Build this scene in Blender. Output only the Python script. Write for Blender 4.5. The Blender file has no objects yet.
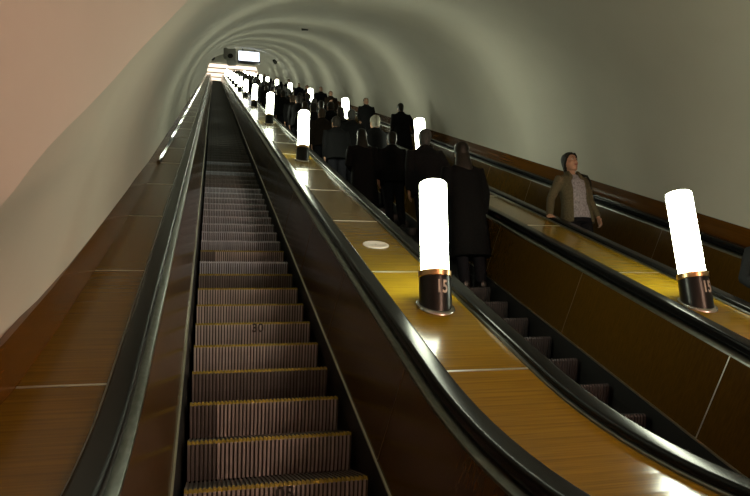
import bpy, bmesh, math, random
from mathutils import Vector, Matrix
random.seed(7)
C = bpy.context.scene.collection
PI = math.pi
T30 = math.tan(PI/6); c30 = math.cos(PI/6)

# ------------------------------------------------------------------ layout
X1, DX = 0.378, 2.176                      # centre of the first escalator, spacing
X2, X3 = X1+DX, X1+2*DX
ZI = -1.358                                # nosing line height at Y=0 if the incline went on
YA, RA = 0.95, 5.236                       # lower transition: start and radius
YI0 = YA+RA*0.5                            # incline starts
YI1 = 75.2                                 # incline ends
RB = 5.0
YB1 = YI1+RB*0.5
ZTOP = ZI+T30*YI1+RB*(1-c30)
YEND = YB1+1.6
YSTART = -2.2
HALF_OUT = 0.842                           # half width up to the deck

def base(Y):
    """nosing line: height and slope angle"""
    if Y <= YA: return 0.0, 0.0
    if Y < YI0:
        ph = math.asin((Y-YA)/RA); return RA*(1-math.cos(ph)), ph
    if Y <= YI1: return ZI+T30*Y, PI/6
    if Y < YB1:
        ph = math.asin((YB1-Y)/RB); return ZTOP-RB*(1-math.cos(ph)), ph
    return ZTOP, 0.0

def on(Y, n):
    z, ph = base(Y)
    return Y-n*math.sin(ph), z+n*math.cos(ph)

FLARE = [(2.0, -.30), (2.6, -.22), (3.1, -.14), (3.6, -.078), (4.2, -.045), (5.7, -.013), (6.8, 0)]
def flare(Y):
    if Y <= FLARE[0][0]: return FLARE[0][1]
    for (a, b), (c, d) in zip(FLARE, FLARE[1:]):
        if Y <= c: return b+(d-b)*(Y-a)/(c-a)
    return 0.0
YFLARE = [2.0, 2.3, 2.6, 2.85, 3.1, 3.35, 3.6, 3.9, 4.2, 4.7, 5.2, 5.7, 6.2, 6.8]
def stations(a=YSTART, b=YEND, step=3.02):
    L = [a]
    L += [YA+RA*math.sin(math.radians(k*2)) for k in range(0, 16)]
    y = YI0+step
    while y < YI1-0.5: L.append(y); y += step
    L += [YB1-RB*math.sin(math.radians(30-k*3)) for k in range(0, 11)]
    L.append(b)
    return [y for y in sorted(set(L)) if a-1e-6 <= y <= b+1e-6]

# ------------------------------------------------------------------ helpers
def link(name, me, mats=None, parent=None, loc=None):
    o = bpy.data.objects.new(name, me); C.objects.link(o)
    if mats:
        for m in (mats if isinstance(mats, (list, tuple)) else [mats]): me.materials.append(m)
    if parent: o.parent = parent
    if loc is not None: o.location = loc
    return o

def obj(name, bm, mats, parent=None, loc=None, smooth=None):
    bmesh.ops.recalc_face_normals(bm, faces=bm.faces[:])
    me = bpy.data.meshes.new(name); bm.to_mesh(me); bm.free()
    if smooth is not None:
        me.polygons.foreach_set('use_smooth', [True]*len(me.polygons))
        if smooth < 179: me.set_sharp_from_angle(angle=math.radians(smooth))
    return link(name, me, mats, parent, loc)

def tag(o, label=None, cat=None, group=None, kind=None):
    if label: o['label'] = label
    if cat: o['category'] = cat
    if group: o['group'] = group
    if kind: o['kind'] = kind
    return o

def empty(name, loc=(0, 0, 0), rz=0):
    o = bpy.data.objects.new(name, None); C.objects.link(o)
    o.location = loc; o.rotation_euler = (0, 0, rz); o.empty_display_size = .1
    return o

def copy_tree(o, parent=None):
    c = o.copy(); C.objects.link(c)
    if parent: c.parent = parent
    for ch in list(o.children): copy_tree(ch, c)
    return c

def add_box(bm, x0, x1, y0, y1, z0, z1):
    v = [bm.verts.new((x, y, z)) for z in (z0, z1) for y in (y0, y1) for x in (x0, x1)]
    for f in ((0, 1, 3, 2), (4, 5, 7, 6), (0, 1, 5, 4), (2, 3, 7, 6), (0, 2, 6, 4), (1, 3, 7, 5)):
        bm.faces.new([v[i] for i in f])
    return v

def add_lathe(bm, prof, seg=32, cx=0, cy=0, cz=0, zfun=None, cap=True):
    rings = []
    for r, z in prof:
        ring = []
        for k in range(seg):
            a = 2*PI*k/seg; x, y = r*math.cos(a), r*math.sin(a)
            ring.append(bm.verts.new((cx+x, cy+y, cz+z+(zfun(y, z) if zfun else 0))))
        rings.append(ring)
    for a, b in zip(rings, rings[1:]):
        for k in range(seg): bm.faces.new((a[k], a[(k+1) % seg], b[(k+1) % seg], b[k]))
    if cap: bm.faces.new(rings[0][::-1]); bm.faces.new(rings[-1])
    return rings

def sweep(bm, prof, ys, origin=(0, 0, 0), fl=None):
    """closed profile [(x,n)] carried along the escalator path"""
    ox, oy, oz = origin
    rings = []
    for Y in ys:
        r = []
        for x, n in prof:
            y, z = on(Y, n); r.append(bm.verts.new((x-ox+(flare(Y) if fl and x < fl else 0), y-oy, z-oz)))
        rings.append(r)
    k = len(prof)
    for a, b in zip(rings, rings[1:]):
        for i in range(k): bm.faces.new((a[i], a[(i+1) % k], b[(i+1) % k], b[i]))
    bm.faces.new(rings[0]); bm.faces.new(rings[-1][::-1])

# ------------------------------------------------------------------ materials
def mat(name, col, rough=.5, metal=0., spec=.5, coat=0., coat_rough=.1):
    m = bpy.data.materials.new(name); m.use_nodes = True
    b = m.node_tree.nodes['Principled BSDF']
    b.inputs['Base Color'].default_value = (*col, 1)
    b.inputs['Roughness'].default_value = rough
    b.inputs['Metallic'].default_value = metal
    b.inputs['Specular IOR Level'].default_value = spec
    b.inputs['Coat Weight'].default_value = coat
    b.inputs['Coat Roughness'].default_value = coat_rough
    return m

def emit(name, col, strength):
    m = bpy.data.materials.new(name); m.use_nodes = True
    nt = m.node_tree; nt.nodes.clear()
    e = nt.nodes.new('ShaderNodeEmission'); o = nt.nodes.new('ShaderNodeOutputMaterial')
    e.inputs[0].default_value = (*col, 1); e.inputs[1].default_value = strength
    nt.links.new(e.outputs[0], o.inputs[0])
    return m

def grain(m, c1, c2, scale, rot=(0, 0, 0), detail=4, rough_var=None, lo=.3, hi=.7):
    nt = m.node_tree; N = nt.nodes; L = nt.links
    b = N['Principled BSDF']
    tc = N.new('ShaderNodeTexCoord'); mp = N.new('ShaderNodeMapping'); nz = N.new('ShaderNodeTexNoise')
    rp = N.new('ShaderNodeValToRGB'); m1 = N.new('ShaderNodeMapping')
    m1.inputs['Rotation'].default_value = rot
    mp.inputs['Scale'].default_value = scale
    nz.inputs['Scale'].default_value = 1; nz.inputs['Detail'].default_value = detail
    rp.color_ramp.elements[0].position = lo; rp.color_ramp.elements[0].color = (*c1, 1)
    rp.color_ramp.elements[1].position = hi; rp.color_ramp.elements[1].color = (*c2, 1)
    L.new(tc.outputs['Object'], m1.inputs[0]); L.new(m1.outputs[0], mp.inputs[0])
    L.new(mp.outputs[0], nz.inputs[0]); L.new(nz.outputs[0], rp.inputs[0]); L.new(rp.outputs[0], b.inputs['Base Color'])
    return m

M = {}
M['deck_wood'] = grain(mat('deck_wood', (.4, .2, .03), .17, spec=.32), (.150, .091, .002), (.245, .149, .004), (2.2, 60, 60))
M['shaded_deck_wood'] = grain(mat('shaded_deck_wood', (.2, .1, .01), .22, spec=.25), (.085, .045, .002), (.135, .074, .003), (2.2, 60, 60))  # deck wood copy, darkened to carry the shade on the side decks
M['side_wood'] = grain(mat('side_wood', (.1, .04, .01), .18, spec=.26), (.043, .021, .002), (.064, .031, .003), (70, 70, 2.0), rot=(-PI/6, 0, 0))
M['trim_wood'] = grain(mat('trim_wood', (.2, .06, .02), .2), (.078, .028, .002), (.105, .038, .003), (60, 1.5, 60), rot=(-PI/6, 0, 0))
M['glint_strip'] = mat('glint_strip_gloss', (.03, .02, .006), .05, spec=.6)  # gloss for the added strip that mirrors the lamps
M['dark_joint'] = mat('dark_joint', (.10, .06, .03), .4)
M['rubber'] = mat('black_rubber', (.005, .005, .005), .27, spec=.12)
M['alu'] = grain(mat('aluminium', (.5, .5, .46), .30, metal=1), (.17, .17, .15), (.25, .25, .22), (40, 3, 40))
M['skirt'] = mat('skirt_paint', (.012, .012, .012), .4)
M['strip'] = mat('skirt_strip_metal', (.55, .52, .42), .35, metal=1)
M['joint'] = mat('joint_metal', (.62, .60, .52), .4, metal=1)
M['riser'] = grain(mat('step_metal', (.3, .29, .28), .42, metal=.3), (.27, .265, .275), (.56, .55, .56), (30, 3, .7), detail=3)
M['riser_lit'] = grain(mat('lit_step_metal', (.5, .5, .52), .40, metal=.3), (.26, .31, .39), (.52, .60, .72), (30, 3, .7), detail=3)  # step metal lightened and blued to hold lamplight on steps higher up
M['riser_dark'] = grain(mat('worn_shaded_step_metal', (.2, .19, .18), .5, metal=.4), (.09, .088, .090), (.20, .195, .20), (30, 3, .7), detail=3)  # darker single steps; also stands in for shade on the upper steps
M['shaded_step'] = mat('shaded_step_metal', (.035, .035, .038), .5, metal=.4)  # step metal blackened, shade of the middle escalator put into its colour
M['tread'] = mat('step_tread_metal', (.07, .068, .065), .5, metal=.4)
M['groove'] = mat('step_groove', (.035, .033, .03), .6, metal=.2)
M['nosing'] = grain(mat('yellow_nosing', (.34, .20, .02), .6), (.12, .105, .006), (.30, .25, .010), (25, 25, 25))
M['ink'] = mat('black_number_paint', (.008, .008, .008), .6)
M['portal'] = mat('lamplit_plaster', (.78, .77, .70), .8)  # vault plaster lightened, with the missing lamplight put into its colour
M['vault'] = grain(mat('painted_plaster', (.5, .5, .42), .8), (.46, .435, .375), (.52, .49, .425), (1.1, .8, .8), detail=6, lo=.25, hi=.75)
M['hall'] = grain(mat('hall_plaster', (.6, .52, .42), .8), (.49, .44, .40), (.54, .49, .45), (.9, .9, .9), detail=6)
M['floor'] = grain(mat('hall_floor', (.2, .17, .15), .35), (.16, .14, .12), (.26, .22, .19), (3, 3, 3))
M['steel'] = mat('landing_steel', (.4, .4, .4), .35, metal=1)
LAMP = 7.8
M['tube'] = emit('lamp_glow', (.93, 1.0, .75), LAMP)
M['lamp_base'] = mat('lamp_base_enamel', (.008, .008, .009), .30, spec=.25)
M['brass'] = mat('lamp_brass', (.55, .36, .18), .3, metal=1)
M['chrome'] = mat('lamp_flange_metal', (.6, .58, .55), .25, metal=1)
M['white_paint'] = mat('white_number_paint', (.62, .60, .56), .6)
M['disc'] = mat('disc_metal', (.78, .76, .70), .5)
M['disc_in'] = mat('disc_centre', (.24, .23, .17), .5)
M['hall_glow'] = emit('hall_lamp_glow', (1.0, .80, .58), .48)
M['globe'] = emit('globe_glow', (1.0, .61, .42), 86.0)
M['screen'] = emit('screen_glow', (.80, .88, 1.0), .7)
M['screen_case'] = mat('screen_case', (.02, .02, .03), .4)
M['grey_case'] = mat('grey_case', (.36, .36, .34), .5)
M['dark_case'] = mat('dark_case', (.02, .02, .02), .5)
M['lens'] = mat('dark_lens', (.006, .006, .008), .1)

# ------------------------------------------------------------------ camera
f_px = 635.963
pitch, yaw, roll = 0.2429750, 0.2599687, 0.0507355
fwd = Vector((math.sin(yaw)*math.cos(pitch), math.cos(yaw)*math.cos(pitch), math.sin(pitch)))
rgt = Vector((math.cos(yaw), -math.sin(yaw), 0)); upv = rgt.cross(fwd)
r2 = rgt*math.cos(roll)-upv*math.sin(roll); u2 = rgt*math.sin(roll)+upv*math.cos(roll)
cam = bpy.data.cameras.new('camera'); co = bpy.data.objects.new('camera', cam); C.objects.link(co)
cam.sensor_width = 36; cam.lens = f_px/750*36; cam.clip_start = .02; cam.clip_end = 400
mw = Matrix((r2, u2, -fwd)).transposed().to_4x4(); mw.translation = Vector((0, 0, 1.166))
co.matrix_world = mw
bpy.context.scene.camera = co

# ------------------------------------------------------------------ steps
def step_bm(pitches=40, worn=False, rise=.238):
    """one step: grooved riser and tread; origin at the middle of its nosing"""
    bm = bmesh.new()
    w = 1.0; p = w/pitches
    xs = []
    for i in range(pitches):
        x = -w/2+i*p
        xs += [(x, 0), (x+p*.5, 0), (x+p*.55, 1), (x+p*.95, 1)]
    xs.append((w/2, 0))
    # section from the foot of the riser over the nosing to the back of the tread; (y,z, groove dir y, groove dir z, material)
    sec = [(.085, -rise), (.042, -.15), (.010, -.065), (-.002, -.022), (.004, -.002), (.022, 0), (.40, 0)]
    gd = [(.010, 0), (.010, 0), (.010, 0), (.008, -.004), (.006, -.006), (0, -.008), (0, -.008)]
    cols = []
    for x, g in xs:
        cols.append([bm.verts.new((x, y+(gd[i][0] if g else 0), z+(gd[i][1] if g else 0))) for i, (y, z) in enumerate(sec)])
    for ci, (a, b) in enumerate(zip(cols, cols[1:])):
        g = xs[ci][1] and xs[ci+1][1]
        for i in range(len(sec)-1):
            fc = bm.faces.new((a[i], b[i], b[i+1], a[i+1]))
            if i < 2: fc.material_index = 3 if g else (4 if worn and xs[ci][0] < -.33 else 0)
            elif i == 2: fc.material_index = 3 if g else (4 if worn and xs[ci][0] < -.33 else 0)
            elif i < 5: fc.material_index = 2
            else: fc.material_index = 3 if g else 1
    # body below so that the step has depth
    b0 = [bm.verts.new((x, y, z)) for x in (-w/2, w/2) for y, z in ((.10, -rise), (.40, -.03), (.40, -.012))]
    l, r = cols[0], cols[-1]
    bm.faces.new((l[0], l[1], l[2], l[3], l[4], l[5], l[6], b0[2], b0[1], b0[0])).material_index = 1
    bm.faces.new((r[0], r[1], r[2], r[3], r[4], r[5], r[6], b0[5], b0[4], b0[3])[::-1]).material_index = 1
    bm.faces.new((b0[0], b0[1], b0[4], b0[3])).material_index = 1
    return bm

SM = [M['riser'], M['tread'], M['nosing'], M['groove'], M['riser_dark']]
def step_mesh(name, **k):
    bm = step_bm(**k); me = bpy.data.meshes.new(name); bm.to_mesh(me); bm.free()
    for m in SM: me.materials.append(m)
    return me
ME_STEP = step_mesh('step'); ME_WORN = step_mesh('step', worn=True)
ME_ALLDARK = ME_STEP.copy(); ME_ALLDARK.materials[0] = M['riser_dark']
ME_PLAIN = ME_STEP.copy(); ME_PLAIN.materials[0] = M['riser_lit']; ME_PLAIN.materials[2] = M['riser_lit']
ME_SHADED = ME_ALLDARK.copy(); ME_SHADED.materials[2] = M['riser_dark']  # upper steps, shade painted into riser and nosing
ME_DEEP_SHADE = ME_SHADED.copy(); ME_DEEP_SHADE.materials[0] = M['shaded_step']; ME_DEEP_SHADE.materials[2] = M['shaded_step']; ME_DEEP_SHADE.materials[4] = M['shaded_step']

def text_mesh(s, size, extrude=.0008):
    cu = bpy.data.curves.new('t', 'FONT'); cu.body = s; cu.size = size; cu.align_x = 'CENTER'; cu.align_y = 'CENTER'
    cu.extrude = extrude; cu.offset = size*.018; cu.resolution_u = 3
    o = bpy.data.objects.new('t', cu); C.objects.link(o)
    bpy.context.view_layer.update()
    me = bpy.data.meshes.new_from_object(o.evaluated_get(bpy.context.evaluated_depsgraph_get()))
    bpy.data.objects.remove(o); bpy.data.curves.remove(cu)
    return me

# ------------------------------------------------------------------ escalators
YN0, PITCH = 3.715, .4
YS = stations()
def rounded(cx, cn, w, h, r, k=4):
    pts = []
    for qx, qn, a0 in ((1, 1, 0), (-1, 1, 90), (-1, -1, 180), (1, -1, 270)):
        for i in range(k+1):
            a = math.radians(a0+90*i/k)
            pts.append((cx+qx*(w/2-r)+r*math.cos(a), cn+qn*(h/2-r)+r*math.sin(a)))
    return pts

def make_escalator(xc, label, dark_steps=(), worn_steps=(), numbers={}, in_shade=lambda k: False):
    org = (xc, 0.0, 0.0)
    root = empty('escalator', org)
    tag(root, label, 'escalator', 'three parallel escalators')
    for s in (-1, 1):
        bm = bmesh.new(); sweep(bm, [(s*.535, -.34), (s*.535, -.10), (s*.550, .040), (s*.575, .040), (s*.575, -.34)], YS)
        obj('skirt', bm, M['skirt'], root)
        bm = bmesh.new(); sweep(bm, [(s*.550, .036), (s*.551, .050), (s*.563, .052), (s*.566, .036)], YS)
        obj('skirt_strip', bm, M['strip'], root)
        bm = bmesh.new(); sweep(bm, [(s*.562, .045), (s*.676, .645), (s*.72, .645), (s*.72, .045)], YS)
        sp = obj('side_panel', bm, M['side_wood'], root)
        # joints of the panels: thin metal seams
        for k in range(0 if (xc == X1 and s < 0) else 46):
            yb = 3.755+1.51*k if k < 46 else 0
            if yb > YI1-1: break
            bm = bmesh.new()
            sweep(bm, [(s*.5605, .054), (s*.6735, .638), (s*.6765, .638), (s*.5635, .054)], [yb-.0035, yb+.0035])
            obj('panel_joint', bm, M['joint' if xc == X2 and s > 0 and k == 0 else 'dark_joint'], sp)
        bm = bmesh.new(); sweep(bm, [(s*.673, .638), (s*.676, .650), (s*.686, .658), (s*.714, .668), (s*.80, .668), (s*.80, .638)], YS)
        obj('handrail_guide', bm, M['alu'], root, smooth=30)
        bm = bmesh.new(); sweep(bm, rounded(s*.769, .706, .114, .074, .022, 5), YS)
        obj('handrail', bm, M['rubber'], root, smooth=40)
        bm = bmesh.new(); sweep(bm, [(s*.818, .60), (s*.818, .700), (s*.824, .707), (s*.838, .707), (s*.842, .700), (s*.842, .60)], YS)
        obj('edge_strip', bm, M['alu'], root)
    # steps; the first hundred as parts, the far rest as one
    n = 0; far = bmesh.new(); k = -9
    while True:
        Y = YN0+PITCH*k
        if Y > YB1+.2: break
        z = base(Y)[0]
        if n < 100:
            me = (ME_SHADED if xc == X1 else ME_DEEP_SHADE) if in_shade(k) else ME_ALLDARK if k in dark_steps else ME_WORN if k in worn_steps else ME_STEP if k < 9 else ME_PLAIN
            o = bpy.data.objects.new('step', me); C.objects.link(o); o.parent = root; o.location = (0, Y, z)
            if k in numbers:
                tm = text_mesh(numbers[k][0], .105)
                to = link('step_number', tm, M['ink'], o, (numbers[k][1], -.0035, numbers[k][2])); to.rotation_euler = (PI/2+.08, 0, 0)
            n += 1
        else:
            v = len(far.verts); far.from_mesh(ME_SHADED); far.verts.ensure_lookup_table()
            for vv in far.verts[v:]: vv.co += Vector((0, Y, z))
        k += 1
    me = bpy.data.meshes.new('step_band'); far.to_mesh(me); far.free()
    o = link('step_band', me, list(ME_SHADED.materials), root); o['kind'] = 'stuff'
    # landing plates
    bm = bmesh.new(); add_box(bm, -.53, .53, -2.3, YN0-9*PITCH-.01, -.02, .004); obj('landing_plate', bm, M['steel'], root)
    bm = bmesh.new(); add_box(bm, -.53, .53, YB1+.3, YEND, ZTOP-.05, ZTOP+.004); obj('landing_plate', bm, M['steel'], root)
    return root

make_escalator(X1, 'empty left escalator with bare ribbed metal steps and black handrails', dark_steps=(3, 8), worn_steps=(1, 2, 10), in_shade=lambda k: k > 19 and k not in (23, 26),
               numbers={5: ('30', .03, -.058), 0: ('05', .03, -.065)})
make_escalator(X2, 'middle escalator packed with riders in dark coats', in_shade=lambda k: True)
make_escalator(X3, 'right escalator beside the right wall carrying the woman in olive jacket')

# ------------------------------------------------------------------ decks between the escalators
def deck(name, x0, x1, label, seams=True, y_seam=3.61, wood='deck_wood'):
    org = ((x0+x1)/2, 0, 0)
    root = empty(name, org); tag(root, label, 'balustrade', 'wood topped balustrades between the escalators')
    bm = bmesh.new(); sweep(bm, [(x0, .30), (x0, .692), (x1, .692), (x1, .30)], sorted(set(YS+YFLARE)) if x0 < 0 else YS, org, -.6)
    obj('deck_panel', bm, M[wood], root)
    if seams:
        yb = y_seam-1.51*3
        while yb < YI1:
            if yb > 0 :
                bm = bmesh.new(); sweep(bm, [(x0+.002, .690), (x0+.002, .6945), (x1-.002, .6945), (x1-.002, .690)], [yb-.007, yb+.007], org, -.6)
                obj('joint_strip', bm, M['joint'], root)
            yb += 1.51
    return root
XA = (X1+HALF_OUT+.001, X2-HALF_OUT-.001); XB = (X2+HALF_OUT+.001, X3-HALF_OUT-.001)
left_deck = deck('balustrade_deck', -.774, X1-HALF_OUT-.001, 'brown wood deck between the left wall and the left escalator', wood='shaded_deck_wood')
deck('balustrade_deck', *XA, 'glossy orange wood deck between the left and middle escalators')
deck('balustrade_deck', *XB, 'glossy orange wood deck between the middle and right escalators')
deck('balustrade_deck', X3+HALF_OUT+.001, 5.665, 'narrow wood deck between the right escalator and the right wall', seams=False, wood='shaded_deck_wood')

bm = bmesh.new(); org = left_deck.location
sweep(bm, [(-.773, .693), (-.773, .742), (-.766, .742), (-.736, .698), (-.736, .693)], [y for y in YS if y > 8.6], org)
obj('glint_strip', bm, M['glint_strip'], left_deck)  # strip added at the wall edge to produce a row of lamp glints

# trim boards along both walls
bm = bmesh.new(); rings = []
for Y in sorted(set(YS+YFLARE)):
    rings.append([bm.verts.new((x+flare(Y), *on(Y, n))) for x, n in ((-.85, .30), (-.83, .925), (-.795, .925), (-.775, .70), (-.775, .30))])
for a, b in zip(rings, rings[1:]):
    for i in range(5): bm.faces.new((a[i], a[(i+1) % 5], b[(i+1) % 5], b[i]))
bm.faces.new(rings[0]); bm.faces.new(rings[-1][::-1])
tag(obj('trim_1', bm, M['trim_wood']), kind='structure')
bm = bmesh.new(); sweep(bm, [(5.70, .30), (5.70, .905), (5.672, .905), (5.667, .70), (5.667, .30)], YS)
tag(obj('trim_2', bm, M['trim_wood']), kind='structure')

# ------------------------------------------------------------------ vault
VX, VA, VN, VB, VE = 2.45, 3.25, .6, 2.83, 2.3
def vault_profile(n=150):
    pts = [(VX+VA, .25), (VX+VA, .42)]
    for i in range(n+1):
        a = PI*i/n; ca, sa = math.cos(a), math.sin(a)
        pts.append((VX+VA*math.copysign(abs(ca)**(2/VE), ca), VN+VB*abs(sa)**(2/VE)))
    pts += [(VX-VA, .42), (VX-VA, .25)]
    return pts
def interp(tab, x):
    if x <= tab[0][0]: return tab[0][1]
    for (a, b), (c, d) in zip(tab, tab[1:]):
        if x <= c: return b+(d-b)*(x-a)/(c-a)
    return tab[-1][1]
SC = [(.25, 1.30), (1.0, 2.15), (1.45, 2.85), (1.69, 3.41), (1.82, 3.71), (1.89, 3.99), (1.96, 4.32), (2.07, 4.66), (2.22, 4.94), (2.37, 5.18), (2.51, 5.24), (2.9, 5.4), (3.43, 5.6)]
def pt_sn(S, N): return (S*c30-N*.5, ZI+S*.5+N*c30)
S_END = (YI1+1.0)/c30+1.2
prof = vault_profile()
bm = bmesh.new(); rings = []
fr = [0, .002, .004, .006, .009, .012, .016, .02, .025, .03, .037, .045, .065, .09, .12, .16, .2, .25, .3, .36, .43, .5, .58, .66, .75, .84, .92, 1]
for off in (0, .25):
    grid = []
    for i, (x, N) in enumerate(prof):
        dx, dn = x-VX, max(N-VN, 0); l = math.hypot(dx/VA, dn/VB) or 1
        xo, no = x+off*(dx/VA), N+off*(dn/VB)
        s0 = interp(SC, N)
        row = []
        for t in fr:
            S = s0+(S_END-s0)*t; y, z = pt_sn(S, no)
            row.append(bm.verts.new((xo+(flare(y)*min(max((1.7-N)/.75, 0), 1) if x < VX else 0), y, z)))
        grid.append(row)
    rings.append(grid)
for g in rings:
    for a, b in zip(g, g[1:]):
        for k in range(len(fr)-1): bm.faces.new((a[k], a[k+1], b[k+1], b[k]))
gi, go = rings
for a in range(len(prof)-1):
    for k in (0, -1): bm.faces.new((gi[a][k], gi[a+1][k], go[a+1][k], go[a][k]))
for a in (0, -1):
    for k in range(len(fr)-1): bm.faces.new((gi[a][k], gi[a][k+1], go[a][k+1], go[a][k]))
tag(obj('ceiling', bm, M['vault'], smooth=40), kind='structure')

# lower hall: the wider vault that opens from the mouth of the inclined tunnel
HY = -9.0
bm = bmesh.new(); inner = []; outer = []
for off, store in ((0, inner), (.25, outer)):
    for i, (x, N) in enumerate(prof):
        dx, dn = x-VX, max(N-VN, 0)
        y, z = pt_sn(interp(SC, N), N)
        xo = x+off*dx/VA; zo = z+off*dn/VB
        xo += flare(y)*min(max((1.7-N)/.75, 0), 1) if x < VX else 0
        row = [bm.verts.new((xo, y, zo))]
        for t in (.02, .1, .3, .6, 1):
            row.append(bm.verts.new((xo+.9*dx/VA*t, y+(HY-y)*t, zo+.35*dn/VB*t if i not in (0, len(prof)-1) else zo+(-.02-zo)*t)))
        store.append(row)
for g in (inner, outer):
    for a, b in zip(g, g[1:]):
        for k in range(5): bm.faces.new((a[k], a[k+1], b[k+1], b[k]))
for a in range(len(prof)-1):
    for k in (0, 5): bm.faces.new((inner[a][k], inner[a+1][k], outer[a+1][k], outer[a][k]))
tag(obj('wall_left', bm, M['hall'], smooth=40), kind='structure')
bm = bmesh.new(); add_box(bm, -3, 8, HY-.3, HY, -.2, 7); tag(obj('wall_back', bm, M['hall']), kind='structure')
bm = bmesh.new(); add_box(bm, -3, 8, HY, 1.2, -.3, -.025); tag(obj('floor', bm, M['floor']), kind='structure')

# upper hall at the head of the stairs
yh, zh = YI1+.6, ZTOP
LINT = 45.75
bm = bmesh.new(); add_box(bm, -1.6, 6.6, YB1-.6, YB1-.3, LINT, LINT+3.2); tag(obj('wall_portal', bm, M['portal']), kind='structure')
bm = bmesh.new(); add_box(bm, -2, 7, YB1+1.6, YB1+16, zh-.3, zh-.01); tag(obj('floor_upper', bm, M['floor']), kind='structure')
bm = bmesh.new(); add_box(bm, -2, 7, YB1-.3, YB1+16, zh+4.0, zh+4.3); tag(obj('ceiling_upper', bm, M['hall']), kind='structure')
bm = bmesh.new(); add_box(bm, -2.3, -2, YB1-.6, YB1+16, zh-2, zh+4.3); tag(obj('wall_upper_left', bm, M['hall']), kind='structure')
bm = bmesh.new(); add_box(bm, 7, 7.3, YB1-.6, YB1+16, zh-2, zh+4.3); tag(obj('wall_upper_right', bm, M['hall']), kind='structure')
bm = bmesh.new(); add_box(bm, -2.3, 7.3, YB1+16, YB1+16.3, zh-.3, zh+4.3); tag(obj('wall_end', bm, M['hall']), kind='structure')
for i in range(9):
    y0 = YB1+.2+i*1.25
    root = empty('ceiling_light', (2.5, y0+.5, zh+4.0))
    tag(root, 'long warm ceiling light glowing in the upper hall past the tunnel top', 'ceiling light', 'ceiling lights of the upper hall')
    bm = bmesh.new(); add_box(bm, -4.3, 4.3, -.44, .44, -.06, -.02); obj('diffuser', bm, M['hall_glow'], root)
    bm = bmesh.new(); add_box(bm, -4.35, 4.35, -.49, .49, -.02, 0); obj('frame', bm, M['grey_case'], root)

# ------------------------------------------------------------------ tube lamps
BR, TR = .113, .098
def lamp_parts():
    root = empty('tube_lamp', (0, 0, 0))
    sl = lambda y, z: y*T30*(1-min(max(z/.12, 0), 1))      # foot cut to the slope of the deck
    bm = bmesh.new(); add_lathe(bm, [(BR, .004), (BR, .12), (BR-.003, .205)], 40, zfun=sl); b = obj('lamp_base', bm, M['lamp_base'], root, smooth=40)
    bm = bmesh.new(); add_lathe(bm, [(BR+.002, 0), (BR+.020, 0), (BR+.020, .012), (BR+.010, .020), (BR+.002, .022)], 40, zfun=lambda y, z: y*T30); obj('flange', bm, M['chrome'], root, smooth=40)
    bm = bmesh.new(); add_lathe(bm, [(BR-.001, .205), (BR+.003, .209), (BR+.003, .245), (BR-.004, .250)], 40); obj('collar', bm, M['brass'], root, smooth=40)
    bm = bmesh.new(); add_lathe(bm, [(TR, .248), (TR, .885), (TR-.004, .900), (TR-.016, .908), (.02, .912)], 40); obj('glass_tube', bm, M['tube'], root, smooth=50)
    return root, b
def lamp_number(base_obj, s, turn):
    me = text_mesh(s, .125, .001)
    for v in me.vertices:
        x, y, z = v.co; a = x*.72/BR+math.radians(turn)
        r = BR+.0006+z
        v.co = (r*math.sin(a), -r*math.cos(a), y+.122)
    link('number', me, M['white_paint'], base_obj)
proto, pbase = lamp_parts()
first = True
ORD = ['nearest', 'second nearest', 'third nearest', 'fourth nearest', 'fifth nearest', 'sixth nearest', 'seventh nearest', 'eighth nearest', 'ninth nearest', 'tenth nearest', 'eleventh nearest', 'twelfth nearest', 'topmost']
for row, (xs, where) in enumerate(((XA, 'on the deck between left and middle escalators'), (XB, 'on the deck between middle and right escalators'))):
    for k in range(13):
        o = proto if first else copy_tree(proto); first = False
        Y = (4.09, 4.07)[row]+6.065*k
        z = ZI+T30*Y+.692/c30
        if Y > YI1-.3: z = base(Y)[0]+.70
        o.location = ((xs[0]+xs[1])/2+((.03, .012)[row] if k else (.03, -.03)[row]), Y, z)
        o.rotation_euler = (0, math.radians((3.1, 0)[row]), 0)
        tag(o, ('glowing tube lamp with base marked 15, ' if k == 0 else 'glowing white tube lamp, ')+ORD[k]+' '+where, 'lamp', 'tube lamps standing on the balustrade decks')
# numbers only on the two nearest bases
for o in [o for o in C.objects if o.name.startswith('tube_lamp') and abs(o.location.y-4.08) < .1]:
    lamp_number([c for c in o.children if c.name.startswith('lamp_base')][0], '15', 6 if o.location.x < 2.5 else 10)

# round disc on the deck
Yd = 5.46
root = empty('round_cover_plate', ((XA[0]+XA[1])/2-.005, Yd, ZI+T30*Yd+.692/c30)); root.rotation_euler = (PI/6, 0, 0); root.scale = (1.2, 1.2, 1.2)
tag(root, 'small round pale metal disc set in the orange wood deck', 'cover plate')
bm = bmesh.new(); add_lathe(bm, [(.074, .0005), (.100, .0005), (.100, .006), (.094, .010), (.080, .010), (.074, .006)], 40); obj('ring', bm, M['disc'], root, smooth=40)
bm = bmesh.new(); add_lathe(bm, [(.073, .0005), (.073, .005), (.01, .006)], 40); obj('cover', bm, M['disc_in'], root, smooth=40)

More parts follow.
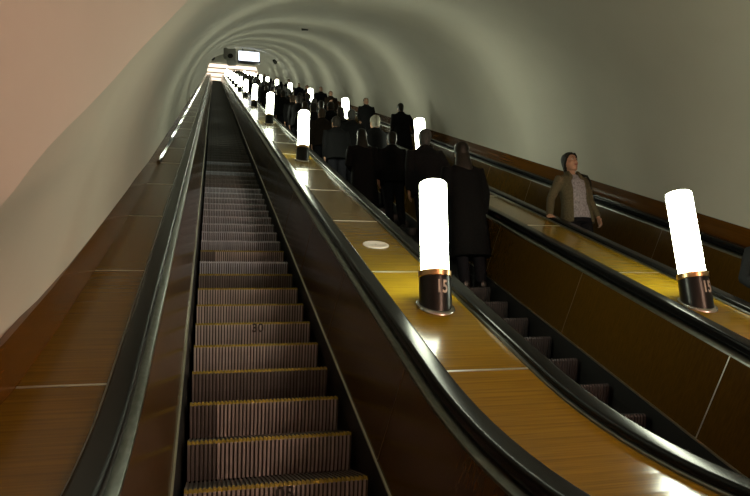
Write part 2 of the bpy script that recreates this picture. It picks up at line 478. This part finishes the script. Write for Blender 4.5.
# ------------------------------------------------------------------ things under the vault
SCR = Vector((2.68, 45.5, 28.16))
root = empty('hanging_screen', SCR); root.rotation_euler = (math.radians(-8), 0, 0)
tag(root, 'bright white advertising screen hanging under the vault near the tunnel top', 'screen')
bm = bmesh.new(); add_box(bm, -.86, .86, -.06, .14, -.58, .53); obj('screen_case', bm, M['screen_case'], root)
bm = bmesh.new(); add_box(bm, -.80, .80, -.066, -.0605, -.44, .46); obj('display_panel', bm, M['screen'], root)
bm = bmesh.new(); add_box(bm, -.5, -.44, .03, .09, .56, .95); add_box(bm, .44, .5, .03, .09, .56, .95); obj('hanger', bm, M['dark_case'], root)
PRJ = Vector((.98, 33.0, 20.64))
root = empty('loudspeaker_box', PRJ); root.rotation_euler = (math.radians(-6), 0, math.radians(-10))
tag(root, 'grey loudspeaker box with round dark cone hanging left of the bright screen', 'loudspeaker')
bm = bmesh.new(); add_box(bm, -.25, .25, -.3, .3, -.40, .38); bmesh.ops.bevel(bm, geom=bm.edges[:], offset=.04, segments=2, affect='EDGES'); obj('cabinet', bm, M['grey_case'], root)
bm = bmesh.new(); rg = add_lathe(bm, [(.15, 0), (.15, .03), (.11, .02), (.04, -.01)], 24); bmesh.ops.rotate(bm, verts=bm.verts[:], cent=(0, 0, 0), matrix=Matrix.Rotation(PI/2, 3, 'X')); bmesh.ops.translate(bm, verts=bm.verts[:], vec=(-.02, -.305, -.16)); obj('cone', bm, M['lens'], root)
bm = bmesh.new(); add_box(bm, -.44, -.20, -.18, .18, -.06, .55); bmesh.ops.bevel(bm, geom=bm.edges[:], offset=.05, segments=2, affect='EDGES'); obj('bracket', bm, M['grey_case'], root)
def small_camera(loc, rz, label):
    root = empty('surveillance_camera', loc, rz); tag(root, label, 'camera')
    bm = bmesh.new(); add_box(bm, -.10, .10, -.26, .2, -.09, .09); bmesh.ops.bevel(bm, geom=bm.edges[:], offset=.02, segments=2, affect='EDGES'); obj('housing', bm, M['dark_case'], root)
    bm = bmesh.new(); add_lathe(bm, [(.06, 0), (.06, .03)], 16); bmesh.ops.rotate(bm, verts=bm.verts[:], cent=(0, 0, 0), matrix=Matrix.Rotation(PI/2, 3, 'X')); bmesh.ops.translate(bm, verts=bm.verts[:], vec=(0, -.262, 0)); obj('lens', bm, M['lens'], root)
    bm = bmesh.new(); add_box(bm, -.03, .03, -.03, .03, .09, .30); obj('mount', bm, M['dark_case'], root)
small_camera((-.06, 60.0, 36.18), .5, 'small black camera on the left vault beside the loudspeaker box')
small_camera((4.75, 46.0, 28.21), -.5, 'small black camera on the right side of the vault past the screen')
small_camera((2.75, 17.6, 12.76), 1.4, 'small dark fixture on the crown of the vault')
for o in C.objects:
    if o.get('label') == 'small dark fixture on the crown of the vault': o.scale = (.45,)*3

# ------------------------------------------------------------------ lower hall lamps (behind the viewer)
for x, y in ((4.9, -4.2), (4.9, -6.0)):
    root = empty('pendant_lamp', (x, y, 3.1)); tag(root, 'warm globe pendant lamp in the lower hall', 'lamp', 'globe pendants of the lower hall')
    bm = bmesh.new(); bmesh.ops.create_uvsphere(bm, u_segments=24, v_segments=16, radius=.2); obj('globe', bm, M['globe'], root, smooth=180)
    bm = bmesh.new(); add_lathe(bm, [(.012, .19), (.012, 1.6)], 10); obj('rod', bm, M['brass'], root)

#PEOPLE_START
# ------------------------------------------------------------------ people
M['skin'] = mat('skin', (.42, .23, .15), .5)
M['lips'] = mat('lips', (.30, .08, .07), .45)
M['eye_white'] = mat('eye_white', (.55, .52, .48), .3)
M['iris'] = mat('iris', (.015, .010, .008), .2)
def cloth(name, c, r=.85, s=60):
    return grain(mat(name, c, r, spec=.06), tuple(v*.75 for v in c), tuple(v*1.2 for v in c), (s, s, s), detail=2)
COAT = {k: cloth(k, c) for k, c in dict(black_coat=(.006, .006, .0065), charcoal_coat=(.010, .010, .011), navy_coat=(.007, .008, .014), brown_coat=(.014, .010, .007), grey_jacket=(.011, .011, .0125)).items()}
M['trousers'] = cloth('dark_trousers', (.010, .010, .013))
M['shoe'] = mat('black_leather', (.010, .009, .008), .35)
HAIR = {k: grain(mat(k, c, .5, spec=.3), tuple(v*.6 for v in c), tuple(v*1.3 for v in c), (90, 90, 12)) for k, c in dict(dark_hair=(.012, .009, .007), brown_hair=(.035, .022, .013), grey_hair=(.06, .06, .06), white_hair=(.22, .205, .165)).items()}
M['jacket'] = cloth('olive_jacket_cloth', (.105, .090, .055), .8)
M['blouse'] = grain(mat('grey_blouse', (.2, .2, .2), .8), (.16, .15, .17), (.34, .32, .35), (55, 55, 35), detail=2)

def ell(bm, c, r, seg=20, rings=12, rot=None):
    ret = bmesh.ops.create_uvsphere(bm, u_segments=seg, v_segments=rings, radius=1)
    for v in ret['verts']:
        p = Vector((v.co.x*r[0], v.co.y*r[1], v.co.z*r[2]))
        if rot: p = rot @ p
        v.co = p+Vector(c)
    return ret['verts']
def tube(bm, pts, rad, seg=14, flat=None):
    """closed tube through points; rad one radius per point or (ra,rb) with the first axis along flat"""
    pts = [Vector(p) for p in pts]; rings = []
    for i, p in enumerate(pts):
        d = (pts[min(i+1, len(pts)-1)]-pts[max(i-1, 0)]).normalized()
        ref = Vector(flat) if flat else (Vector((1, 0, 0)) if abs(d.x) < .8 else Vector((0, 1, 0)))
        a = (ref-d*ref.dot(d)).normalized(); b = d.cross(a)
        r = rad[i]; ra, rb = r if isinstance(r, tuple) else (r, r)
        rings.append([bm.verts.new(p+a*ra*math.cos(2*PI*k/seg)+b*rb*math.sin(2*PI*k/seg)) for k in range(seg)])
    for a, b in zip(rings, rings[1:]):
        for k in range(seg): bm.faces.new((a[k], a[(k+1) % seg], b[(k+1) % seg], b[k]))
    for ring, e, s in ((rings[0], 0, 1), (rings[-1], -1, -1)):
        c = bm.verts.new(pts[e]+((pts[0]-pts[1]) if e == 0 else (pts[-1]-pts[-2])).normalized()*min(rad[e] if not isinstance(rad[e], tuple) else min(rad[e]), .03)*.5)
        for k in range(seg): bm.faces.new((ring[k], ring[(k+1) % seg], c) if s < 0 else (ring[(k+1) % seg], ring[k], c))
def stack(bm, rows, seg=28, power=2.4):
    rings = []
    for z, rx, ry, cx, cy in rows:
        ring = []
        for k in range(seg):
            a = 2*PI*k/seg; ca, sa = math.cos(a), math.sin(a)
            ring.append(bm.verts.new((cx+rx*math.copysign(abs(ca)**(2/power), ca), cy+ry*math.copysign(abs(sa)**(2/power), sa), z)))
        rings.append(ring)
    for a, b in zip(rings, rings[1:]):
        for k in range(seg): bm.faces.new((a[k], a[(k+1) % seg], b[(k+1) % seg], b[k]))
    bm.faces.new(rings[0][::-1]); bm.faces.new(rings[-1])
def fuse(name, bm, mats, parent, voxel=.012, smooth=3, assign=None):
    """overlapping closed shapes grown together into one continuous surface"""
    bmesh.ops.recalc_face_normals(bm, faces=bm.faces[:])
    me = bpy.data.meshes.new(name); bm.to_mesh(me); bm.free()
    o = bpy.data.objects.new(name, me); C.objects.link(o)
    r = o.modifiers.new('r', 'REMESH'); r.mode = 'VOXEL'; r.voxel_size = voxel; r.use_smooth_shade = True
    if smooth: s = o.modifiers.new('s', 'SMOOTH'); s.factor = .5; s.iterations = smooth
    bpy.context.view_layer.update()
    m2 = bpy.data.meshes.new_from_object(o.evaluated_get(bpy.context.evaluated_depsgraph_get()))
    bpy.data.objects.remove(o); bpy.data.meshes.remove(me)
    m2.name = name; m2.polygons.foreach_set('use_smooth', [True]*len(m2.polygons))
    o = link(name, m2, mats, parent)
    if assign:
        for p in m2.polygons: p.material_index = assign(p.center)
    return o
def hand(bm, wrist, d, pn, side, s=1.0, curl=.5, spread=0.):
    """palm, four unequal bent fingers and a thumb; d along the palm, pn the way the fingers close, side towards the thumb"""
    W, d, pn, side = Vector(wrist), Vector(d).normalized(), Vector(pn).normalized(), Vector(side).normalized()
    tube(bm, [W-d*.03*s, W+d*.01*s, W+d*.05*s, W+d*.092*s], [(.026*s, .021*s), (.030*s, .018*s), (.041*s, .016*s), (.040*s, .013*s)], 14, flat=side)
    for off, ln, r in ((.030, .072, .0092), (.0103, .080, .0098), (-.0100, .074, .0094), (-.029, .058, .0084)):
        p = W+d*.086*s+side*off*s; pts = [p-d*.02*s, p]; a = 0
        dd = (d+side*off*spread*8).normalized()
        for f in (.45, .32, .23):
            a += curl*(.9 if f == .45 else 1.1)
            p = p+(dd*math.cos(a)+pn*math.sin(a))*ln*f*s; pts.append(p)
        tube(bm, pts, [r*s, r*s*1.05, r*s, r*s*.92, r*s*.72], 10)
    p = W+d*.022*s+side*.026*s
    t1 = (d*.55+side*.75+pn*.35).normalized(); t2 = (d*.9+side*.30+pn*.45).normalized()
    tube(bm, [p-t1*.01*s, p+t1*.030*s, p+t1*.030*s+t2*.030*s, p+t1*.030*s+t2*.054*s], [.0135*s, .0125*s, .0108*s, .008*s], 10)
def head_shape(bm, H):
    rows = [(1.470, .030, .030, 0, .052), (1.482, .042, .048, 0, .038), (1.510, .056, .066, 0, .024), (1.540, .064, .081, 0, .012), (1.575, .070, .090, 0, .004), (1.605, .073, .095, 0, -.002), (1.635, .075, .098, 0, -.006), (1.668, .072, .093, 0, -.010), (1.697, .058, .076, 0, -.014), (1.714, .036, .048, 0, -.016), (1.721, .014, .02, 0, -.017)]
    n0 = len(bm.verts); stack(bm, rows, 28, 2.15)
    tube(bm, [(0, .090, 1.612), (0, .102, 1.588), (0, .112, 1.568), (0, .098, 1.558)], [.008, .010, .014, .010], 10)     # nose
    for s in (-1, 1):
        ell(bm, (s*.010, .102, 1.566), (.008, .010, .008), 10, 8)
        ell(bm, (s*.075, -.008, 1.585), (.010, .020, .032), 12, 8)                                                        # ear
        ell(bm, (s*.030, .078, 1.632), (.026, .012, .008), 12, 8)                                                         # brow ridge
        ell(bm, (s*.040, .066, 1.568), (.022, .020, .020), 12, 8)                                                         # cheek
    ell(bm, (0, .087, 1.535), (.022, .010, .006), 12, 8); ell(bm, (0, .085, 1.525), (.019, .010, .006), 12, 8)            # lips
    ell(bm, (0, .075, 1.487), (.020, .016, .014), 12, 8)                                                                  # chin
    bm.verts.ensure_lookup_table()
    for v in bm.verts[n0:]: v.co = H @ v.co
def head_matrix(yaw=0, nod=0, tilt=0):
    piv = Vector((0, 0, 1.47))
    return Matrix.Translation(piv) @ (Matrix.Rotation(yaw, 4, 'Z') @ Matrix.Rotation(nod, 4, 'X') @ Matrix.Rotation(tilt, 4, 'Y')) @ Matrix.Translation(-piv)
def hair_obj(root, H, m, style):
    bm = bmesh.new()
    rows = [(1.50, .050, .050, 0, -.052), (1.53, .066, .072, 0, -.030), (1.56, .074, .088, 0, -.016), (1.60, .080, .096, 0, -.014), (1.64, .083, .104, 0, -.010), (1.675, .080, .100, 0, -.012), (1.705, .066, .084, 0, -.016), (1.724, .042, .054, 0, -.018), (1.733, .016, .02, 0, -.018)]
    stack(bm, rows, 28, 2.15)
    cut = bmesh.new()
    # open the face: keep back and top
    dele = [v for v in bm.verts if (v.co.y > .040 and v.co.z < 1.662) or (v.co.y > .012 and v.co.z < 1.59 and style != 'long')]
    bmesh.ops.delete(bm, geom=dele, context='VERTS'); cut.free()
    bmesh.ops.solidify(bm, geom=bm.faces[:], thickness=.012)
    if style in ('long', 'tail'):
        if style == 'long':
            stack(bm, [(1.30, .085, .035, 0, -.105), (1.36, .10, .045, 0, -.10), (1.45, .095, .05, 0, -.085), (1.53, .085, .055, 0, -.06), (1.60, .075, .05, 0, -.05)], 20)
        else:
            tube(bm, [(0, -.085, 1.60), (-.035, -.105, 1.56), (-.085, -.075, 1.50), (-.112, .02, 1.455), (-.118, .115, 1.39), (-.110, .160, 1.30), (-.100, .165, 1.20)], [.026, .028, .022, .016, .014, .012, .006], 12)
    if style == 'tail':
        for v in bm.verts: v.co.x *= 1.05; v.co.z = 1.60+(v.co.z-1.60)*1.06
        for q in (-1, 1): tube(bm, [(q*.020, .080, 1.695), (q*.058, .060, 1.672), (q*.077, .028, 1.635), (q*.080, -.01, 1.58), (q*.07, -.04, 1.52)], [(.012, .014), (.012, .018), (.010, .024), (.010, .026), (.008, .02)], 10, flat=(1, 0, 0))
    for v in bm.verts: v.co = H @ v.co
    o = obj('hair', bm, m, root, smooth=50)
    return o

def arm_pts(side, pose):
    sh = Vector((side*.185, -.005, 1.385))
    if pose == 'hang': return sh, Vector((side*.235, -.02, 1.11)), Vector((side*.235, .05, .885)), (0, .15, -1), (-side, .1, 0), (0, 1, .15)
    if pose == 'rail': return sh, Vector((side*.305, -.03, 1.13)), Vector((side*.40, .17, 1.03)), (side*.35, .95, -.10), (0, 0, -1), (-side, .3, 0)
    if pose == 'bent': return sh, Vector((side*.235, .02, 1.11)), Vector((side*.12, .24, 1.10)), (-side*.6, .8, .15), (-side*.6, -.4, .6), (0, .2, 1)
def make_person(name='person', coat='black_coat', hair='dark_hair', style='short', long_coat=True, arms=('hang', 'hang'), head=(0, 0, 0), voxel=.013, female=False):
    root = empty(name)
    H = head_matrix(*head)
    k = .93 if female else 1.0
    bm = bmesh.new(); head_shape(bm, H)
    tube(bm, [(0, -.02, 1.36), (0, -.012, 1.43), H @ Vector((0, -.004, 1.50)), H @ Vector((0, 0, 1.55))], [.066, .056, .054, .050])
    stack(bm, [(.86, .150*k, .100, 0, 0), (.93, .168*k, .112, 0, -.005), (1.06, .142*k, .095, 0, 0), (1.20, .160*k, .108, 0, .006), (1.32, .172*k, .105, 0, 0), (1.40, .130*k, .075, 0, -.012), (1.435, .070, .055, 0, -.014)])
    for s, pose in zip((-1, 1), arms):
        sh, el, wr, d, pn, sd = arm_pts(s, pose)
        tube(bm, [sh+Vector((-s*.06, 0, .01)), sh, sh.lerp(el, .5), el, el.lerp(wr, .35), wr], [.055, .056, .048, .040, .040, .027])
        hand(bm, wr, d, pn, sd, 1.0, .62 if pose == 'rail' else .38)
        tube(bm, [(s*.085, 0, .92), (s*.092, .004, .72), (s*.095, .012, .50), (s*.097, -.012, .33), (s*.098, -.02, .09)], [.085, .078, .056, .054, .038])
        tube(bm, [(s*.098, -.05, .05), (s*.102, .04, .045), (s*.108, .14, .030)], [(.036, .036), (.040, .034), (.032, .022)], flat=(1, 0, 0))
    fuse('body', bm, [M['skin'], M['lips']], root, voxel, 2, assign=lambda c: 0)
    bm = bmesh.new()
    hem = (.36 if female else .50) if long_coat else .80
    rows = [(hem, .255*k if long_coat else .225*k, .175, 0, -.005), (.80, .232*k, .165, 0, -.005), (.94, .226*k, .162, 0, -.004), (1.07, .210*k, .150, 0, 0), (1.21, .220*k, .156, 0, .004), (1.33, .222*k, .146, 0, 0), (1.405, .172*k, .110, 0, -.010), (1.455, .100, .090, 0, -.010), (1.485, .090, .082, 0, -.008)]
    if not long_coat: rows.pop(1)
    stack(bm, rows)
    for s, pose in zip((-1, 1), arms):
        sh, el, wr, d, pn, sd = arm_pts(s, pose)
        tube(bm, [sh+Vector((-s*.08, 0, .0)), sh+Vector((s*.0, 0, -.004)), sh.lerp(el, .5), el, el.lerp(wr, .5), el.lerp(wr, .96)], [.082, .084, .075, .066, .058, .050])
    fuse('coat', bm, COAT[coat], root, voxel, 4)
    bm = bmesh.new()
    for s in (-1, 1):
        tube(bm, [(s*.085, 0, .94), (s*.094, .002, .72), (s*.097, .010, .50), (s*.10, -.010, .30), (s*.10, -.018, .075)], [.100, .092, .074, .068, .062])
    fuse('trousers', bm, M['trousers'], root, voxel, 2)
    for s in (-1, 1):
        bm = bmesh.new()
        tube(bm, [(s*.10, -.075, .045), (s*.101, -.02, .050), (s*.106, .07, .045), (s*.110, .150, .033), (s*.112, .185, .026)], [(.036, .042), (.042, .046), (.047, .042), (.044, .030), (.026, .018)], flat=(1, 0, 0))
        for v in bm.verts: v.co.z = max(v.co.z, 0.002)
        obj('shoe', bm, M['shoe'], root, smooth=60)
    hair_obj(root, H, HAIR[hair], style)
    return root
def face_parts(root, H):
    for s in (-1, 1):
        bm = bmesh.new(); ell(bm, (s*.029, .086, 1.606), (.0145, .008, .0075), 14, 8); bmesh.ops.transform(bm, matrix=H, verts=bm.verts[:]); e = obj('eye', bm, M['eye_white'], root, smooth=180)
        bm = bmesh.new(); ell(bm, (s*.029, .0925, 1.606), (.0068, .0035, .0068), 12, 8); bmesh.ops.transform(bm, matrix=H, verts=bm.verts[:]); obj('iris', bm, M['iris'], e, smooth=180)
        bm = bmesh.new(); tube(bm, [(s*.012, .094, 1.626), (s*.030, .093, 1.632), (s*.048, .080, 1.628)], [.0035, .0042, .002], 8); bmesh.ops.transform(bm, matrix=H, verts=bm.verts[:]); obj('eyebrow', bm, HAIR['dark_hair'], root, smooth=60)
    bm = bmesh.new(); ell(bm, (0, .0955, 1.5305), (.023, .006, .0085), 14, 8); bmesh.ops.transform(bm, matrix=H, verts=bm.verts[:]); obj('lips', bm, M['lips'], root, smooth=180)

def tread_y(k): return YN0+PITCH*k
def place(o, k, x, height, up=True, dy=.2):
    Y = tread_y(k); o.location = (x, Y+dy, base(Y)[0]+.002); o.scale = (height/1.735,)*3; o.rotation_euler = (0, 0, 0 if up else PI)
    return o
def recolour(o, coat=None, hair=None):
    for c in o.children:
        nm = c.name.split('.')[0]
        m = COAT.get(coat) if nm == 'coat' else (HAIR.get(hair) if nm == 'hair' else None)
        if m: c.material_slots[0].link = 'OBJECT'; c.material_slots[0].material = m

# the woman coming down the right escalator
def make_woman():
    root = empty('person')
    H = head_matrix(math.radians(10), math.radians(6), math.radians(-3))
    sh = {s: Vector((s*.170, -.005, 1.375)) for s in (-1, 1)}
    el = {1: Vector((.335, .010, 1.11)), -1: Vector((-.225, -.035, 1.11))}
    wr = {1: Vector((.480, .175, .832)), -1: Vector((-.265, .035, .875))}
    hd = {1: ((.45, .85, -.12), (0, 0, -1), (-1, .4, 0)), -1: ((-.05, .2, -1), (1, .1, 0), (0, 1, .15))}
    bm = bmesh.new(); head_shape(bm, H)
    tube(bm, [(0, -.02, 1.36), (0, -.012, 1.43), H @ Vector((0, -.004, 1.50)), H @ Vector((0, 0, 1.55))], [.058, .049, .048, .046])
    stack(bm, [(.86, .148, .105, 0, 0), (.93, .166, .115, 0, -.005), (1.06, .128, .092, 0, 0), (1.20, .140, .112, 0, .008), (1.32, .152, .104, 0, 0), (1.40, .115, .07, 0, -.012), (1.435, .062, .05, 0, -.014)])
    for s in (-1, 1):
        tube(bm, [sh[s]+Vector((-s*.06, 0, .01)), sh[s], sh[s].lerp(el[s], .5), el[s], el[s].lerp(wr[s], .35), wr[s]], [.050, .050, .042, .035, .035, .024])
        hand(bm, wr[s], *hd[s], s=.95, curl=.30 if s == 1 else .42, spread=.6 if s == 1 else 0)
        tube(bm, [(s*.085, 0, .92), (s*.090, .004, .72), (s*.092, .012, .50), (s*.094, -.012, .33), (s*.095, -.02, .09)], [.084, .076, .054, .050, .036])
        tube(bm, [(s*.098, -.05, .05), (s*.102, .04, .045), (s*.108, .14, .030)], [(.034, .034), (.038, .032), (.030, .020)], flat=(1, 0, 0))
    fuse('body', bm, M['skin'], root, .0065, 2)
    face_parts(root, H)
    bm = bmesh.new()
    stack(bm, [(.855, .172, .128, 0, 0), (.93, .178, .130, 0, -.002), (1.06, .146, .112, 0, .002), (1.20, .156, .128, 0, .010), (1.32, .166, .116, 0, .002), (1.39, .122, .084, 0, -.010), (1.425, .078, .064, 0, -.012)])
    fuse('blouse', bm, M['blouse'], root, .010, 2)
    # open jacket: a shell with a gap down the front, sleeves and a turned collar
    bm = bmesh.new()
    rows = [(.80, .205, .160, 0, 0, 40), (.90, .205, .158, 0, -.002, 36), (1.06, .180, .138, 0, 0, 33), (1.20, .186, .146, 0, .008, 30), (1.31, .190, .136, 0, 0, 30), (1.385, .160, .108, 0, -.008, 36), (1.43, .100, .085, 0, -.010, 44), (1.475, .086, .080, 0, -.010, 50)]
    seg = 30; O = []; I = []
    for z, rx, ry, cx, cy, gap in rows:
        o_, i_ = [], []
        for q in range(seg+1):
            a = math.radians(90+gap+(360-2*gap)*q/seg)
            o_.append(bm.verts.new((cx+rx*math.cos(a), cy+ry*math.sin(a), z))); i_.append(bm.verts.new((cx+(rx-.024)*math.cos(a), cy+(ry-.024)*math.sin(a), z)))
        O.append(o_); I.append(i_)
    for r in range(len(rows)-1):
        for q in range(seg):
            bm.faces.new((O[r][q], O[r][q+1], O[r+1][q+1], O[r+1][q])); bm.faces.new((I[r][q], I[r+1][q], I[r+1][q+1], I[r][q+1]))
        for q in (0, seg): bm.faces.new((O[r][q], O[r+1][q], I[r+1][q], I[r][q]))
    for r in (0, -1):
        for q in range(seg): bm.faces.new((O[r][q], O[r][q+1], I[r][q+1], I[r][q]))
    for s in (-1, 1):
        tube(bm, [sh[s]+Vector((-s*.05, 0, 0)), sh[s]+Vector((0, 0, -.002)), sh[s].lerp(el[s], .5), el[s], el[s].lerp(wr[s], .5), el[s].lerp(wr[s], .93)], [.062, .066, .059, .051, .046, .040])
        tube(bm, [(s*.068, .088, 1.26), (s*.072, .090, 1.33), (s*.066, .074, 1.40), (s*.066, .040, 1.46)], [(.018, .012), (.034, .012), (.030, .012), (.016, .012)], 10, flat=(1, .2, 0))
    fuse('jacket', bm, M['jacket'], root, .0085, 2)
    bm = bmesh.new()
    stack(bm, [(.80, .165, .118, 0, 0), (.92, .172, .122, 0, -.004), (.98, .155, .110, 0, -.002)])
    for s in (-1, 1): tube(bm, [(s*.085, 0, .92), (s*.092, .002, .72), (s*.095, .010, .50), (s*.097, -.010, .30), (s*.098, -.018, .075)], [.094, .086, .066, .060, .056])
    fuse('trousers', bm, M['trousers'], root, .012, 2)
    for s in (-1, 1):
        bm = bmesh.new()
        tube(bm, [(s*.10, -.075, .042), (s*.101, -.02, .046), (s*.106, .07, .042), (s*.110, .140, .030), (s*.112, .170, .024)], [(.033, .038), (.038, .042), (.043, .038), (.040, .028), (.024, .016)], flat=(1, 0, 0))
        obj('shoe', bm, M['shoe'], root, smooth=60)
    hair_obj(root, H, HAIR['dark_hair'], 'tail')
    return root
wm = make_woman(); place(wm, 7, 4.41, 1.78, up=False)
tag(wm, 'person in open olive jacket and grey blouse riding down, hand on handrail', 'person', 'riders on the right escalator')

# riders: a few figures with their own coats, poses and heads, then copies of them
PA = make_person(arms=('hang', 'rail'), coat='black_coat')
PB = make_person(arms=('hang', 'hang'), coat='charcoal_coat', long_coat=False, head=(.25, 0, 0))
PC = make_person(arms=('bent', 'hang'), coat='navy_coat', style='long', female=True, head=(-.2, .1, 0))
PD = make_person(arms=('hang', 'rail'), coat='black_coat', long_coat=False, head=(0, .12, .05))
used = set()
def rider(proto, k, x, h, label, group, up=True, coat=None, hair=None, rz=0):
    o = proto if proto not in used else copy_tree(proto)
    used.add(proto)
    place(o, k, x, h, up); o.rotation_euler.z += rz
    recolour(o, coat, hair); tag(o, label, 'person', group)
    return o
GM, GR = 'riders on the middle escalator', 'riders on the right escalator'
rider(PC, 7, 2.93, 1.82, 'person with long dark hair in dark coat, lowest rider on middle escalator', GM, coat='black_coat')
rider(PD, 10, 2.90, 1.84, 'person in dark jacket with cropped grey hair just behind the nearest lamp', GM, coat='grey_jacket', hair='grey_hair')
rider(PB, 16, 2.86, 1.82, 'white haired person in black coat seen from behind on middle escalator', GM, coat='black_coat', hair='white_hair')
rider(PA, 20, 2.80, 1.79, 'grey haired person in dark coat above the white haired rider', GM, coat='charcoal_coat', hair='grey_hair')
# others of the packed middle escalator
more = [(13, 2.30, 1.66, PC), (13, 2.78, 1.64, PD), (18, 2.30, 1.68, PB), (23, 2.84, 1.74, PC), (22, 2.32, 1.72, PB), (25, 2.34, 1.76, PB), (26, 2.84, 1.80, PB), (28, 2.33, 1.70, PC), (29, 2.82, 1.74, PA), (31, 2.32, 1.80, PB), (32, 2.84, 1.72, PC), (34, 2.32, 1.74, PB), (35, 2.84, 1.82, PD)]
desc = ['short person in dark coat standing left, beside the white haired rider', 'short person in black jacket just below the white haired rider', 'dark coated person standing left below the second nearest lamp', 'person with long hair in black coat above the grey haired rider', 'person in brown coat standing left near the second lamp', 'person in short grey jacket on the left half, above the second lamp', 'tall person in black coat standing right, above the long haired rider', 'person with long brown hair standing left in the packed middle escalator', 'person in navy coat on the right half of the middle escalator', 'tall person in black coat on the left half of the middle escalator', 'long haired person in charcoal coat on the right half, middle escalator', 'person in dark jacket on the left half near the third lamp', 'tall person in dark jacket on the right half near the third lamp']
cc = ['black_coat', 'black_coat', 'black_coat', 'black_coat', 'brown_coat', 'grey_jacket', 'black_coat', 'charcoal_coat', 'navy_coat', 'black_coat', 'charcoal_coat', 'black_coat', 'navy_coat']
hh = ['dark_hair', 'dark_hair', 'dark_hair', 'dark_hair', 'brown_hair', 'dark_hair', 'dark_hair', 'brown_hair', 'dark_hair', 'dark_hair', 'dark_hair', 'brown_hair', 'dark_hair']
for (k, x, h, p), l, a, b in zip(more, desc, cc, hh): rider(p, k, x, h, l, GM, coat=a, hair=b)
k = 38; i = 0
protos = [PA, PC, PB, PD, PA, PB]
while k < 182:
    for x in (2.31, 2.83):
        if random.random() < (.86 if x > 2.5 else .62):
            rider((protos[i % 6] if x > 2.5 else (PB, PC)[i % 2]), k+(1 if x < 2.5 else 0), x+random.uniform(-.05, .05), random.uniform(1.66, 1.86), 'person in dark clothes far up the packed middle escalator', GM,
                  coat=random.choice(list(COAT)), hair=random.choice(['dark_hair', 'dark_hair', 'brown_hair', 'grey_hair']))
        i += 1
    k += random.choice((2, 3, 3, 4))
# people coming down the right escalator
def down(proto, k, x, h, label, coat, hair='dark_hair', face=None):
    o = rider(proto, k, x, h, label, GR, up=False, coat=coat, hair=hair)
    return o
FA = make_person(arms=('hang', 'hang'), coat='black_coat', voxel=.010); face_parts(FA, head_matrix())
FB = make_person(arms=('hang', 'bent'), coat='brown_coat', style='long', female=True, head=(.1, .1, 0), voxel=.010); face_parts(FB, head_matrix(.1, .1, 0))
o = down(PA, 28, 4.93, 1.85, 'tall person in black coat turned away, nearest above the olive jacket', 'black_coat'); o.rotation_euler.z = 0
down(FA, 36, 4.82, 1.81, 'person in black jacket facing forward, second above the olive jacket', 'charcoal_coat')
down(FB, 49, 4.70, 1.77, 'long haired person in brown coat on right escalator, past the fourth lamp', 'brown_coat', 'brown_hair')
down(FA, 56, 4.80, 1.84, 'tall dark person on right escalator just above the brown coat', 'black_coat')
down(FB, 66, 4.80, 1.75, 'long haired person in black coat high on right escalator', 'black_coat')
down(FA, 73, 4.78, 1.75, 'person in navy coat high on right escalator above the long haired one', 'navy_coat')
for k, x in ((86, 4.85), (96, 4.6), (105, 4.85), (118, 4.7), (131, 4.8), (146, 4.7), (160, 4.8)):
    down((FA, FB)[k % 2], k, x, 1.84, 'person in dark clothes near the top of the right escalator', ('black_coat', 'charcoal_coat')[k % 2])
# somebody leaving at the foot of the right escalator; only an elbow reaches into view
o = rider(PA, 1, 4.66, 1.58, 'person in black coat at right edge beside the nearest right lamp, mostly out of view', GR, up=False, coat='black_coat')
#PEOPLE_END

# ------------------------------------------------------------------ world and view
w = bpy.data.worlds.new('world'); bpy.context.scene.world = w; w.use_nodes = True
w.node_tree.nodes['Background'].inputs[0].default_value = (0, 0, 0, 1)
sc = bpy.context.scene
sc.view_settings.view_transform = 'Standard'; sc.view_settings.look = 'None'
sc.view_settings.exposure = 1.9; sc.view_settings.gamma = 1.0; sc.view_settings.use_curve_mapping = False
sc.cycles.use_denoising = True
sc.cycles.max_bounces = 10; sc.cycles.diffuse_bounces = 5; sc.cycles.glossy_bounces = 5
sc.cycles.sample_clamp_indirect = 6.0
